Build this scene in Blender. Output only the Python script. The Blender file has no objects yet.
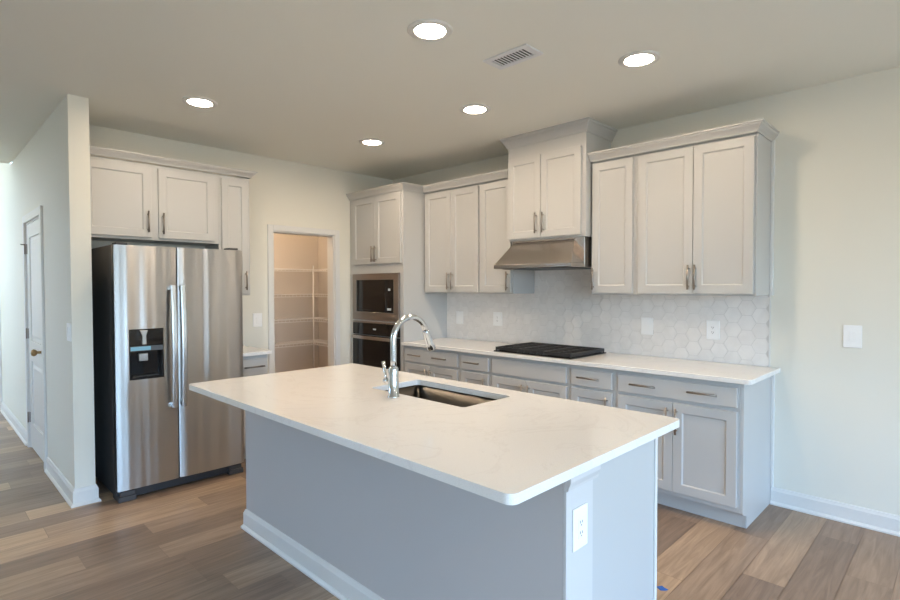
import bpy, bmesh, math, random
from mathutils import Vector, Matrix
random.seed(7)
S = bpy.context.scene
COL = S.collection
# ------------------------------------------------------------------ camera
cam = bpy.data.objects.new('camera', bpy.data.cameras.new('camera')); COL.objects.link(cam)
F, CX, CY, CZ, YAW, PIT, ROL = 531.32, 4.9037, -4.0188, 1.4494, 44.5608, -1.3639, -0.101
cam.data.sensor_width = 36; cam.data.lens = F*36/900; cam.data.clip_start = .05
a, b, r = map(math.radians, (YAW, PIT, ROL))
fw = Vector((-math.sin(a)*math.cos(b), math.cos(a)*math.cos(b), math.sin(b)))
rt = Vector((math.cos(a), math.sin(a), 0)); up = rt.cross(fw)
R2 = rt*math.cos(r)+up*math.sin(r); U2 = -rt*math.sin(r)+up*math.cos(r)
M = Matrix((R2, U2, -fw)).transposed().to_4x4(); M.translation = (CX, CY, CZ)
cam.matrix_world = M
S.camera = cam
# ------------------------------------------------------------------ world, daylight, exposure
S.view_settings.view_transform = 'Standard'; S.view_settings.look = 'None'
S.view_settings.exposure = 0.06; S.view_settings.gamma = 1; S.view_settings.use_curve_mapping = False
w = bpy.data.worlds.new('sky'); S.world = w; w.use_nodes = True
_n, _l = w.node_tree.nodes, w.node_tree.links
_tc = _n.new('ShaderNodeTexCoord'); _sx = _n.new('ShaderNodeSeparateXYZ'); _cr = _n.new('ShaderNodeValToRGB')
_l.new(_tc.outputs['Generated'], _sx.inputs[0])
_mr = _n.new('ShaderNodeMapRange'); _mr.inputs[1].default_value = -1; _l.new(_sx.outputs['Z'], _mr.inputs[0]); _l.new(_mr.outputs[0], _cr.inputs[0])
_e = _cr.color_ramp.elements
_e[0].position = .0; _e[0].color = (.16, .155, .135, 1); _e[1].position = 1; _e[1].color = (.34, .60, .98, 1)
for _q, _c in ((.48, (.17, .175, .16, 1)), (.52, (.27, .40, .50, 1)), (.62, (.38, .63, .98, 1))):
    _x = _e.new(_q); _x.color = _c
_l.new(_cr.outputs[0], _n['Background'].inputs[0])
SKY = 30.0
_n['Background'].inputs[1].default_value = SKY
LAMP = 188.0; LAMPC = (1, .80, .59)
DAY = .62; DAYC = (.56, .80, 1.0)
def area(name, loc, rot, sx, sy, power, col):
    l = bpy.data.lights.new(name, 'AREA'); l.shape = 'RECTANGLE'; l.size = sx; l.size_y = sy
    l.energy = power; l.color = col
    o = bpy.data.objects.new(name, l); COL.objects.link(o); o.location = loc
    o.rotation_euler = [math.radians(v) for v in rot]; return o
XR = 9.0; YF = -8.6            # far walls of the open room behind the camera
WINR = [(-2.3, 1.7), (-4.9, 2.4), (-7.3, 1.6)]        # windows in the +x wall: centre y, width
WINF = []
for y, ww in WINR:
    area('window_portal', (XR+.10, y, 1.45), (90, 0, 90), ww, 1.7, 1, (1, 1, 1)).data.cycles.is_portal = True
for x, ww in WINF:
    area('window_portal', (x, YF-.10, 1.45), (-90, 0, 0), ww, 1.7, 1, (1, 1, 1)).data.cycles.is_portal = True
area('foyer_daylight', (-3.6, -5.0, 2.2), (90, 0, 0), 2.4, 2.4, 130*.22, (.95, 1.0, .90))

# ------------------------------------------------------------------ materials
def mat(name, col, rough=.5, metal=0, spec=.5, **k):
    m = bpy.data.materials.new(name); m.use_nodes = True
    p = m.node_tree.nodes['Principled BSDF']
    p.inputs['Base Color'].default_value = (*col, 1); p.inputs['Roughness'].default_value = rough
    p.inputs['Metallic'].default_value = metal; p.inputs['Specular IOR Level'].default_value = spec
    for q, v in k.items():
        p.inputs[q.replace('_', ' ')].default_value = v
    return m
def nodes(m): return m.node_tree.nodes, m.node_tree.links, m.node_tree.nodes['Principled BSDF']
def noise_bump(m, scale, strength, dist=.002, sc3=None):
    N, L, p = nodes(m)
    tc = N.new('ShaderNodeTexCoord'); mp = N.new('ShaderNodeMapping'); n = N.new('ShaderNodeTexNoise'); bp = N.new('ShaderNodeBump')
    L.new(tc.outputs['Object'], mp.inputs[0]); mp.inputs['Scale'].default_value = sc3 or (1, 1, 1)
    L.new(mp.outputs[0], n.inputs['Vector']); n.inputs['Scale'].default_value = scale
    bp.inputs['Strength'].default_value = strength; bp.inputs['Distance'].default_value = dist
    L.new(n.outputs['Fac'], bp.inputs['Height']); L.new(bp.outputs[0], p.inputs['Normal']); return n
M_wall = mat('wall_paint', (.785, .765, .69), .75, spec=.25); noise_bump(M_wall, 180, .12)
M_ceil = mat('ceiling_paint', (.86, .86, .80), .85, spec=.15); noise_bump(M_ceil, 140, .15)
M_post = mat('post_trim_paint', (.63, .62, .615), .4)
M_trim = mat('white_trim_paint', (.75, .745, .73), .35)
M_cab = mat('cabinet_paint', (.54, .538, .53), .38)
M_cabin = mat('cabinet_shadow_gap', (.30, .28, .26), .7)
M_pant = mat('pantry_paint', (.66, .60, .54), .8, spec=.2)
M_nick = mat('brushed_nickel', (.34, .31, .28), .36, 1)
M_chrome = mat('chrome', (.72, .74, .76), .14, 1)
M_black = mat('black_gloss', (.008, .008, .009), .07)
M_iron = mat('cast_iron', (.018, .018, .02), .45)
M_dkplas = mat('dark_plastic', (.03, .032, .036), .4)
M_side = mat('dark_grey_steel', (.075, .075, .08), .45, .3)
M_plate = mat('switch_white', (.93, .93, .93), .35)
M_slot = mat('slot_dark', (.06, .06, .06), .6)
M_brass = mat('aged_brass', (.35, .24, .12), .3, 1)
M_lens = mat('lamp_lens', (1, 1, 1), .5)
_N, _L, _p = nodes(M_lens); _p.inputs['Emission Color'].default_value = (*LAMPC, 1); _p.inputs['Emission Strength'].default_value = LAMP
M_wire = mat('wire_white', (.82, .80, .78), .4)
M_blue = mat('blue_tape', (.03, .14, .50), .6)
M_grille = mat('vent_white', (.78, .80, .82), .5)
M_disp = mat('display_grey', (.55, .62, .68), .3)
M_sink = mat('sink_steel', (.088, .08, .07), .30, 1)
M_wall_shaded = mat('wall_paint_shaded', (.55, .525, .52), .7, spec=.25); noise_bump(M_wall_shaded, 180, .12)  # wall paint darkened: shade on the seating side put into the colour
def steel(name, col, rough, aniso, rot=0, bump=True):
    m = mat(name, col, rough, 1)
    N, L, p = nodes(m)
    p.inputs['Anisotropic'].default_value = aniso; p.inputs['Anisotropic Rotation'].default_value = rot
    t = N.new('ShaderNodeTangent'); t.direction_type = 'RADIAL'; t.axis = 'Z'; L.new(t.outputs[0], p.inputs['Tangent'])
    if bump: noise_bump(m, 5, .8, .035, (1, 1, .02))
    return m
M_steel = steel('fridge_steel', (.43, .425, .42), .33, .92, .25)
M_bar = mat('satin_handle_steel', (.74, .755, .77), .24, 1)
M_steel2 = steel('oven_steel', (.33, .29, .265), .30, .6, 0, False)
M_hood = mat('hood_steel', (.46, .42, .39), .27, 1); noise_bump(M_hood, 60, .05, .001, (1, 1, 30))
def mk_quartz():
    m = mat('white_quartz', (.80, .77, .73), .10, spec=.5)
    N, L, p = nodes(m)
    tc = N.new('ShaderNodeTexCoord'); n = N.new('ShaderNodeTexNoise'); n.inputs['Scale'].default_value = 1.6
    n.inputs['Detail'].default_value = 9; n.inputs['Roughness'].default_value = .62; n.inputs['Distortion'].default_value = 1.6
    L.new(tc.outputs['Object'], n.inputs['Vector'])
    ma = N.new('ShaderNodeMath'); ma.operation = 'SUBTRACT'; ma.inputs[1].default_value = .5; L.new(n.outputs['Fac'], ma.inputs[0])
    ab = N.new('ShaderNodeMath'); ab.operation = 'ABSOLUTE'; L.new(ma.outputs[0], ab.inputs[0])
    cr = N.new('ShaderNodeValToRGB'); cr.color_ramp.elements[0].position = 0; cr.color_ramp.elements[0].color = (.83, .81, .79, 1)
    cr.color_ramp.elements[1].position = .018; cr.color_ramp.elements[1].color = (.88, .865, .845, 1)
    L.new(ab.outputs[0], cr.inputs[0])
    n2 = N.new('ShaderNodeTexNoise'); n2.inputs['Scale'].default_value = 300; L.new(tc.outputs['Object'], n2.inputs['Vector'])
    cr2 = N.new('ShaderNodeValToRGB'); cr2.color_ramp.elements[0].position = .30; cr2.color_ramp.elements[0].color = (.90, .90, .90, 1)
    cr2.color_ramp.elements[1].position = .5; L.new(n2.outputs['Fac'], cr2.inputs[0])
    mx = N.new('ShaderNodeMix'); mx.data_type = 'RGBA'; mx.blend_type = 'MULTIPLY'; mx.inputs[0].default_value = 1
    L.new(cr.outputs[0], mx.inputs[6]); L.new(cr2.outputs[0], mx.inputs[7]); L.new(mx.outputs[2], p.inputs['Base Color'])
    return m
M_quartz = mk_quartz()
def mk_floor():
    m = mat('vinyl_planks', (.5, .4, .3), .38, spec=.45)
    N, L, p = nodes(m)
    at = N.new('ShaderNodeAttribute'); at.attribute_name = 'plank'
    sp = N.new('ShaderNodeSeparateColor'); L.new(at.outputs['Color'], sp.inputs[0])
    tc = N.new('ShaderNodeTexCoord'); mp = N.new('ShaderNodeMapping'); mp.inputs['Scale'].default_value = (15, 1.0, 1)
    L.new(tc.outputs['Object'], mp.inputs[0])
    sc = N.new('ShaderNodeVectorMath'); sc.operation = 'SCALE'; sc.inputs[3].default_value = 40; L.new(at.outputs['Color'], sc.inputs[0])
    ad = N.new('ShaderNodeVectorMath'); ad.operation = 'ADD'; L.new(mp.outputs[0], ad.inputs[0]); L.new(sc.outputs[0], ad.inputs[1])
    n = N.new('ShaderNodeTexNoise'); n.inputs['Scale'].default_value = 2.2; n.inputs['Detail'].default_value = 8; n.inputs['Roughness'].default_value = .62; n.inputs['Distortion'].default_value = 1.0
    L.new(ad.outputs[0], n.inputs['Vector'])
    cr = N.new('ShaderNodeValToRGB'); e = cr.color_ramp.elements          # plank tone: grey brown .. tan
    e[0].position = 0; e[0].color = (.265, .185, .135, 1); e[1].position = 1; e[1].color = (.62, .44, .285, 1)
    x = e.new(.35); x.color = (.37, .262, .185, 1); x = e.new(.7); x.color = (.51, .36, .24, 1)
    L.new(sp.outputs[0], cr.inputs[0])
    g = N.new('ShaderNodeValToRGB'); e = g.color_ramp.elements; e[0].position = .28; e[0].color = (.66, .64, .62, 1); e[1].position = .68; e[1].color = (1.12, 1.12, 1.12, 1)
    L.new(n.outputs['Fac'], g.inputs[0])
    mx = N.new('ShaderNodeMix'); mx.data_type = 'RGBA'; mx.blend_type = 'MULTIPLY'; mx.inputs[0].default_value = 1
    L.new(cr.outputs[0], mx.inputs[6]); L.new(g.outputs[0], mx.inputs[7]); L.new(mx.outputs[2], p.inputs['Base Color'])
    n3 = N.new('ShaderNodeTexNoise'); n3.inputs['Scale'].default_value = 9; n3.inputs['Detail'].default_value = 6; L.new(ad.outputs[0], n3.inputs['Vector'])
    bp = N.new('ShaderNodeBump'); bp.inputs['Strength'].default_value = .25; bp.inputs['Distance'].default_value = .002
    L.new(n3.outputs['Fac'], bp.inputs['Height']); L.new(bp.outputs[0], p.inputs['Normal'])
    return m
M_floor = mk_floor()
def mk_tile():
    m = mat('hex_marble_tile', (.7, .68, .65), .25)
    N, L, p = nodes(m)
    at = N.new('ShaderNodeAttribute'); at.attribute_name = 'tile'
    tc = N.new('ShaderNodeTexCoord'); ad = N.new('ShaderNodeVectorMath'); ad.operation = 'ADD'
    L.new(tc.outputs['Object'], ad.inputs[0]); L.new(at.outputs['Color'], ad.inputs[1])
    n = N.new('ShaderNodeTexNoise'); n.inputs['Scale'].default_value = 7; n.inputs['Detail'].default_value = 6; n.inputs['Distortion'].default_value = 1.2
    L.new(ad.outputs[0], n.inputs['Vector'])
    cr = N.new('ShaderNodeValToRGB'); e = cr.color_ramp.elements; e[0].position = .35; e[0].color = (.83, .805, .785, 1); e[1].position = .62; e[1].color = (.885, .86, .84, 1)
    L.new(n.outputs['Fac'], cr.inputs[0])
    sp = N.new('ShaderNodeSeparateColor'); L.new(at.outputs['Color'], sp.inputs[0])
    mr = N.new('ShaderNodeMapRange'); mr.inputs[3].default_value = .985; mr.inputs[4].default_value = 1.015; L.new(sp.outputs[0], mr.inputs[0])
    mx = N.new('ShaderNodeVectorMath'); mx.operation = 'SCALE'; L.new(cr.outputs[0], mx.inputs[0]); L.new(mr.outputs[0], mx.inputs[3])
    L.new(mx.outputs[0], p.inputs['Base Color'])
    return m
M_tile = mk_tile()
M_grout = mat('grout', (.66, .64, .62), .8)
def mk_glass():
    m = bpy.data.materials.new('window_glass'); m.use_nodes = True; N = m.node_tree.nodes; L = m.node_tree.links
    N.remove(N['Principled BSDF']); g = N.new('ShaderNodeBsdfGlossy'); g.inputs['Roughness'].default_value = .02
    t = N.new('ShaderNodeBsdfTransparent'); x = N.new('ShaderNodeMixShader'); x.inputs[0].default_value = .06
    L.new(t.outputs[0], x.inputs[1]); L.new(g.outputs[0], x.inputs[2]); L.new(x.outputs[0], N['Material Output'].inputs[0]); return m
M_glass = mk_glass()

# ------------------------------------------------------------------ helpers
def box(bm, x0, x1, y0, y1, z0, z1):
    if x0 > x1: x0, x1 = x1, x0
    if y0 > y1: y0, y1 = y1, y0
    if z0 > z1: z0, z1 = z1, z0
    v = [bm.verts.new(p) for p in ((x0,y0,z0),(x1,y0,z0),(x1,y1,z0),(x0,y1,z0),(x0,y0,z1),(x1,y0,z1),(x1,y1,z1),(x0,y1,z1))]
    for f in ((0,3,2,1),(4,5,6,7),(0,1,5,4),(1,2,6,5),(2,3,7,6),(3,0,4,7)): bm.faces.new([v[i] for i in f])
    return bm
def BX(*boxes):
    bm = bmesh.new()
    for q in boxes: box(bm, *q)
    return bm
def prism(bm, pts, axis, c0, c1):
    """extrude a closed 2D outline along an axis; pts given in the two other axes (in xyz order)"""
    def P(p, c): return (c, p[0], p[1]) if axis == 'x' else (p[0], c, p[1]) if axis == 'y' else (p[0], p[1], c)
    A = [bm.verts.new(P(p, c0)) for p in pts]; B = [bm.verts.new(P(p, c1)) for p in pts]
    bm.faces.new(A); bm.faces.new(B[::-1])
    for i in range(len(pts)):
        j = (i+1) % len(pts); bm.faces.new((A[i], B[i], B[j], A[j]))
    return bm
def tube(bm, pts, rad, seg=12, caps=True):
    pts = [Vector(p) for p in pts]; n = len(pts)
    rads = rad if isinstance(rad, (list, tuple)) else [rad]*n
    T = [(pts[min(i+1, n-1)]-pts[max(i-1, 0)]).normalized() for i in range(n)]
    u = T[0].orthogonal().normalized(); rings = []
    for i in range(n):
        u = (u-T[i]*u.dot(T[i])).normalized(); v = T[i].cross(u)
        rings.append([bm.verts.new(pts[i]+(u*math.cos(2*math.pi*k/seg)+v*math.sin(2*math.pi*k/seg))*rads[i]) for k in range(seg)])
    for i in range(n-1):
        for k in range(seg):
            j = (k+1) % seg; f = bm.faces.new((rings[i][k], rings[i][j], rings[i+1][j], rings[i+1][k])); f.smooth = True
    if caps: bm.faces.new(rings[0][::-1]); bm.faces.new(rings[-1])
    return bm
def lathe(bm, prof, c, seg=32, caps=True):
    """prof: (radius, z) list, about a vertical axis at c"""
    rings = [[bm.verts.new((c[0]+q*math.cos(2*math.pi*k/seg), c[1]+q*math.sin(2*math.pi*k/seg), c[2]+z)) for k in range(seg)] for q, z in prof]
    for i in range(len(prof)-1):
        for k in range(seg):
            j = (k+1) % seg; f = bm.faces.new((rings[i][k], rings[i][j], rings[i+1][j], rings[i+1][k])); f.smooth = True
    if caps: bm.faces.new(rings[0]); bm.faces.new(rings[-1])
    return bm
def root_loc(o):
    l = Vector((0, 0, 0))
    while o: l = l+o.location; o = o.parent
    return l
def obj(name, bm, m, parent=None, bev=0, seg=1, recalc=True):
    if recalc: bmesh.ops.recalc_face_normals(bm, faces=bm.faces)
    me = bpy.data.meshes.new(name)
    if parent is not None:
        bmesh.ops.translate(bm, vec=-root_loc(parent), verts=bm.verts)
        loc = Vector((0, 0, 0))
    else:
        xs = [v.co for v in bm.verts]
        loc = Vector(((min(v.x for v in xs)+max(v.x for v in xs))/2, (min(v.y for v in xs)+max(v.y for v in xs))/2, min(v.z for v in xs)))
        bmesh.ops.translate(bm, vec=-loc, verts=bm.verts)
    bm.to_mesh(me); bm.free(); me.materials.append(m)
    o = bpy.data.objects.new(name, me); COL.objects.link(o); o.location = loc
    if parent is not None: o.parent = parent
    if bev:
        q = o.modifiers.new('bevel', 'BEVEL'); q.width = bev; q.segments = seg; q.limit_method = 'ANGLE'; q.angle_limit = math.radians(40)
    return o
def tag(o, label, cat, group=None):
    o['label'] = label; o['category'] = cat
    if group: o['group'] = group
    return o
def thing(name, loc, label, cat, group=None):
    o = bpy.data.objects.new(name, None); COL.objects.link(o); o.location = loc; o.empty_display_size = .1
    return tag(o, label, cat, group)
def struct(name, bm, m, parent=None, bev=0):
    o = obj(name, bm, m, parent, bev)
    if parent is None: o['kind'] = 'structure'
    return o
# wall frames: map (u along wall, o outwards, z) to world
class Fr:
    def __init__(s, kind): s.k = kind
    def p(s, u, o, z): return (u, -o, z) if s.k == 'B' else (o, u, z) if s.k == 'A' else (u, o, z)
    def box(s, bm, u0, u1, o0, o1, z0, z1):
        A = s.p(u0, o0, z0); B = s.p(u1, o1, z1); return box(bm, A[0], B[0], A[1], B[1], A[2], B[2])
FB, FA, FI = Fr('B'), Fr('A'), Fr('I')     # hood wall, fridge wall, island's kitchen side (faces +y)
def shaker(fr, u0, u1, o, z0, z1, t=.02, st=.057, rec=.009):
    """one framed door / drawer front with a recessed panel, its back on plane o"""
    bm = bmesh.new()
    fs = [(0, 0), (st, 0), (st+.006, -rec)]
    rings = []
    for ins, d in [(0, -t)] + fs:
        rings.append([bm.verts.new(fr.p(u, o+t+d, z)) for u, z in ((u0+ins, z0+ins), (u1-ins, z0+ins), (u1-ins, z1-ins), (u0+ins, z1-ins))])
    for i in range(3):
        for k in range(4):
            j = (k+1) % 4; bm.faces.new((rings[i][k], rings[i][j], rings[i+1][j], rings[i+1][k]))
    bm.faces.new(rings[3]); bm.faces.new(rings[0][::-1])
    return bm
def slab(fr, u0, u1, o, z0, z1, t=.02):
    return fr.box(bmesh.new(), u0, u1, o, o+t, z0, z1)
def handle(fr, u, z, o, ln, vert, parent):
    """bar pull with two posts, centred at (u, z) on plane o"""
    bm = bmesh.new(); h = ln/2
    A, B = ((u, z-h), (u, z+h)) if vert else ((u-h, z), (u+h, z))
    tube(bm, [fr.p(A[0], o+.030, A[1]), fr.p(B[0], o+.030, B[1])], .0068, 10)
    for k in (.14, .86):
        c = (A[0]+(B[0]-A[0])*k, A[1]+(B[1]-A[1])*k); tube(bm, [fr.p(c[0], o-.001, c[1]), fr.p(c[0], o+.030, c[1])], .0045, 8)
    return obj('handle', bm, M_nick, parent)
def cabinet(name, fr, u0, u1, depth, z0, z1, label, cat, doors=(), drawers=(), toe=0, group=None, back=.002, extra=None):
    """doors: (u0,u1,z0,z1,handle_u,handle_z)   drawers: (u0,u1,z0,z1,[handle us])"""
    c = fr.p((u0+u1)/2, depth/2, 0 if toe else z0)
    t = thing(name, c, label, cat, group)
    bm = bmesh.new(); fr.box(bm, u0, u1, back, depth, z0, z1)
    obj('body', bm, M_cab, t, .0012)
    if toe:
        bm = bmesh.new(); fr.box(bm, u0, u1, back, depth-.075, 0.001, z0); obj('toe_kick', bm, M_cab, t)
    for d in doors:
        o = obj('door', shaker(fr, d[0], d[1], depth, d[2], d[3]), M_cab, t, .0015)
        if d[4] is not None: handle(fr, d[4], d[5], depth+.02, .165, True, o)
    for d in drawers:
        o = obj('drawer', slab(fr, d[0], d[1], depth, d[2], d[3]), M_cab, t, .002)
        for hu in d[4]: handle(fr, hu, (d[2]+d[3])/2+.004, depth+.02, .175, False, o)
    return t
CROWN = [(0, 0), (.010, 0), (.014, .012), (.030, .030), (.048, .046), (.052, .056), (.062, .060), (.062, .072), (0, .072)]
def sweep_profile(bm, path, prof, z0, hs=1.0, os_=1.0):
    """path: list of (x,y) with outward offset direction on its left-hand normal; mitred"""
    P = [Vector(p) for p in path]; n = len(P); rings = []
    for i in range(n):
        d0 = (P[i]-P[i-1]).normalized() if i > 0 else None; d1 = (P[i+1]-P[i]).normalized() if i < n-1 else None
        n0 = Vector((d0.y, -d0.x)) if d0 else None; n1 = Vector((d1.y, -d1.x)) if d1 else None
        m = n0 if n1 is None else n1 if n0 is None else (n0+n1)/(1+n0.dot(n1))
        rings.append([bm.verts.new((P[i].x+m.x*o*os_, P[i].y+m.y*o*os_, z0+z*hs)) for o, z in prof])
    k = len(prof)
    for i in range(n-1):
        for j in range(k):
            q = (j+1) % k; bm.faces.new((rings[i][j], rings[i][q], rings[i+1][q], rings[i+1][j]))
    bm.faces.new(rings[0]); bm.faces.new(rings[-1][::-1]); return bm
BASEP = [(0, 0), (.026, 0), (.026, .010), (.018, .020), (.014, .022), (.014, .092), (.010, .100), (.006, .112), (0, .115)]

H = 2.7156
# ------------------------------------------------------------------ floor of planks
def build_floor():
    bm = bmesh.new(); cl = bm.loops.layers.color.new('plank')
    base = bm.faces.new([bm.verts.new(p) for p in ((-5.2, YF-.1, -.003), (XR+.1, YF-.1, -.003), (XR+.1, .12, -.003), (-5.2, .12, -.003))])
    for l in base.loops: l[cl] = (0, 0, 0, 1)
    W = .187; Lp = 1.22; g = .0012
    joints = {0: -1.09, 1: -.318, 2: -.741, -1: -.60, -2: -1.372, -15: -3.04+1.22, -16: -2.65+1.22, -14: -3.407+2.44, -17: -3.48+2.44, -12: -3.01+2.44}
    tone = {(0, 0): .72, (0, 1): .22, (1, 0): .42, (1, 1): .12, (2, 0): .55, (2, 1): .48, (-1, 0): .45, (-1, 1): .66, (-2, 1): .85, (-2, 0): .78, (-1, 2): .8}
    rnd = random.Random(11)
    for k in range(-50, 28):
        x0 = 4.092+W*k; x1 = x0+W
        if x1 < -5.2 or x0 > XR: continue
        j0 = joints.get(k, -rnd.random()*Lp)
        y = j0
        while y < .1: y += Lp
        i = 0 if k in joints else 10
        n = 0
        while y > YF:
            ya, yb = max(y-Lp, YF-.1), min(y, .12)
            if yb > ya:
                idx = round((j0-(y-Lp))/Lp)
                tn = tone.get((k, idx), min(1, max(0, rnd.gauss(.50, .27))))
                f = bm.faces.new([bm.verts.new(p) for p in ((x0+g, ya+g, 0), (x1-g, ya+g, 0), (x1-g, yb-g, 0), (x0+g, yb-g, 0))])
                rr = (tn, rnd.random(), rnd.random(), 1)
                for l in f.loops: l[cl] = rr
            y -= Lp
    me = bpy.data.meshes.new('floor'); bm.to_mesh(me); bm.free(); me.materials.append(M_floor)
    o = bpy.data.objects.new('floor', me); COL.objects.link(o); o['kind'] = 'structure'
build_floor()
XC = -2.0     # where the low hall ceiling ends and the taller foyer starts
struct('ceiling', BX((XC, XR+.12, YF-.12, .12, H, H+.12)), M_ceil)
struct('ceiling_foyer', BX((-5.2, XC-.001, YF-.12, -3.16, 3.5, 3.6)), M_ceil)
struct('wall_foyer_header', BX((XC-.12, XC-.001, YF, -3.285, H+.001, 3.5)), M_wall)
struct('wall_foyer_end', BX((-5.2, -5.08, YF, -3.285, 0, 3.5)), M_wall)
struct('wall_back', BX((-1.62, XR+.12, .001, .12, 0, H)), M_wall)
# fridge wall with the pantry opening
PY0, PY1, PZ = -1.520, -.808, 2.012
struct('wall_left', BX((-.12, 0, -3.158, PY0, 0, H), (-.12, 0, PY1, 0, 0, H), (-.12, 0, PY0, PY1, PZ, H)), M_wall)
# stub wall between fridge and hall, with the hall door opening
DX0, DX1, DZ = -1.20, -.375, 2.035
struct('wall_hall', BX((DX1, .6755, -3.277, -3.16, 0, H), (DX0, DX1, -3.277, -3.16, DZ, H), (-3.32, DX0, -3.277, -3.16, 0, H),
                       (-4.15, -3.32, -3.277, -3.16, 2.03, H), (-5.2, -4.15, -3.277, -3.16, 0, H), (-5.2, XC-.12, -3.277, -3.16, H, 3.5)), M_wall)
# right and front walls with windows
def wall_with_windows(name, axis, c, wins, lo, hi, z0=.6, z1=2.3):
    bs = []; cur = lo
    for q, ww in sorted(wins):
        a0, a1 = q-ww/2, q+ww/2
        bs += [(cur, a0, 0, H), (a0, a1, 0, z0), (a0, a1, z1, H)]; cur = a1
    bs.append((cur, hi, 0, H))
    bm = bmesh.new()
    for s0, s1, za, zb in bs:
        if axis == 'x': box(bm, c, c+.12, s0, s1, za, zb)
        else: box(bm, s0, s1, c-.12, c, za, zb)
    struct(name, bm, M_wall)
wall_with_windows('wall_right', 'x', XR, WINR, YF, 0)
wall_with_windows('wall_front', 'y', YF, WINF, -5.2, XR)
wn = 0
for axis, c, wins in (('x', XR, WINR), ('y', YF, WINF)):
    for q, ww in wins:
        wn += 1; a0, a1 = q-ww/2, q+ww/2; s = 1 if axis == 'x' else -1
        def wb(bm, s0, s1, d0, d1, z0, z1):
            if axis == 'x': box(bm, c+d0, c+d1, s0, s1, z0, z1)
            else: box(bm, s0, s1, c-d1, c-d0, z0, z1)
        bm = bmesh.new()
        for s0, s1, z0, z1 in ((a0, a0+.05, .6, 2.3), (a1-.05, a1, .6, 2.3), (a0+.05, a1-.05, .6, .65), (a0+.05, a1-.05, 2.25, 2.3), (a0+.05, a1-.05, 1.42, 1.47)):
            wb(bm, s0, s1, .02, .08, z0, z1)
        o = struct('window_%d' % wn, bm, M_trim)
        bm = bmesh.new(); wb(bm, a0+.05, a1-.05, .046, .050, .65, 2.25); obj('pane', bm, M_glass, o)
        bm = bmesh.new(); wb(bm, a0-.07, a0, -.018, 0, .53, 2.37); wb(bm, a1, a1+.07, -.018, 0, .53, 2.37); wb(bm, a0, a1, -.018, 0, 2.3, 2.37); wb(bm, a0, a1, -.018, 0, .53, .6)
        obj('casing', bm, M_trim, o)
# pantry closet behind the fridge wall
struct('wall_pantry_back', BX((-1.62, -1.50, -2.4, -.09, 0, H)), M_pant)
struct('wall_pantry_right', BX((-1.62, -.121, -.09, 0, 0, H)), M_pant)
struct('wall_pantry_left', BX((-1.62, -.121, -2.52, -2.4, 0, H)), M_pant)
struct('ceiling_pantry', BX((-1.75, -.121, -2.52, 0, H, H+.1)), M_ceil) if False else None
# pantry door casing and jamb
cw = .054
struct('trim_1', BX((0, .018, PY0-cw, PY0+.004, 0, PZ+cw), (0, .018, PY1-.004, PY1+cw, 0, PZ+cw), (0, .018, PY0+.004, PY1-.004, PZ-.004, PZ+cw),
                    (-.12, 0, PY0, PY0+.016, 0, PZ), (-.12, 0, PY1-.016, PY1, 0, PZ), (-.12, 0, PY0+.016, PY1-.016, PZ-.016, PZ),
                    (-.138, -.12, PY0-cw, PY0+.004, 0, PZ+cw), (-.138, -.12, PY1-.004, PY1+cw, 0, PZ+cw)), M_trim, bev=.003)
# baseboards
def baseboard(name, path):
    struct(name, sweep_profile(bmesh.new(), path, BASEP, .0005), M_trim)
XB = 3.9575
baseboard('baseboard_back', [(XB+.002, 0), (XR, 0)])
baseboard('baseboard_hall', [(DX1+.075, -3.277), (.6755, -3.277), (.6755, -3.16), (.60, -3.16)])
baseboard('baseboard_foyer', [(-3.255, -3.277), (DX0-.075, -3.277)])
baseboard('baseboard_pantry', [(-1.5, -2.4), (-1.5, -.09), (-.14, -.09)])
baseboard('baseboard_left', [(0, PY1+cw), (0, -.66)]) 
# hall door
def panel_door(parent, x0, x1, y, z0, z1, t=.035):
    bm = bmesh.new()
    st = .11; xm0, xm1 = x0+st, x1-st
    rails = [z0, z0+.22, .80, .98, z1-.12, z1]
    box(bm, x0, xm0, y, y+t, z0, z1); box(bm, xm1, x1, y, y+t, z0, z1)
    for a0, a1 in ((rails[0], rails[1]), (rails[2], rails[3]), (rails[4], rails[5])): box(bm, xm0, xm1, y, y+t, a0, a1)
    for a0, a1 in ((rails[1], rails[2]), (rails[3], rails[4])):
        rings = []
        for ins, d in ((0, .012), (.03, .012), (.055, .003)):
            rings.append([bm.verts.new((u, y+d, z)) for u, z in ((xm0+ins, a0+ins), (xm1-ins, a0+ins), (xm1-ins, a1-ins), (xm0+ins, a1-ins))])
        for i in range(2):
            for k in range(4):
                j = (k+1) % 4; bm.faces.new((rings[i][k], rings[i][j], rings[i+1][j], rings[i+1][k]))
        bm.faces.new(rings[2])
    return obj('panel', bm, M_trim, parent, .002)
def casing_set(x0, x1, zt, yf):
    return BX((x0-.062, x0+.004, yf-.018, yf, 0, zt+.062), (x1-.004, x1+.062, yf-.018, yf, 0, zt+.062), (x0+.004, x1-.004, yf-.018, yf, zt-.004, zt+.062),
              (x0, x0+.016, yf, yf+.12, 0, zt), (x1-.016, x1, yf, yf+.12, 0, zt), (x0+.016, x1-.016, yf, yf+.12, zt-.016, zt))
d1 = struct('door_1', casing_set(DX0, DX1, DZ, -3.277), M_trim, bev=.003)
dl = panel_door(d1, DX0+.018, DX1-.018, -3.273, .012, DZ-.018)
bm = bmesh.new(); kx, kz = DX1-.085, .93
tube(bm, [(kx, -3.273, kz), (kx, -3.281, kz)], .032, 20); tube(bm, [(kx, -3.281, kz), (kx, -3.315, kz)], .011, 12)
tube(bm, [(kx, -3.312, kz), (kx, -3.320, kz), (kx, -3.335, kz), (kx, -3.348, kz), (kx, -3.352, kz)], [.014, .024, .029, .022, .008], 20)
obj('door_knob', bm, M_brass, d1)
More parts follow.
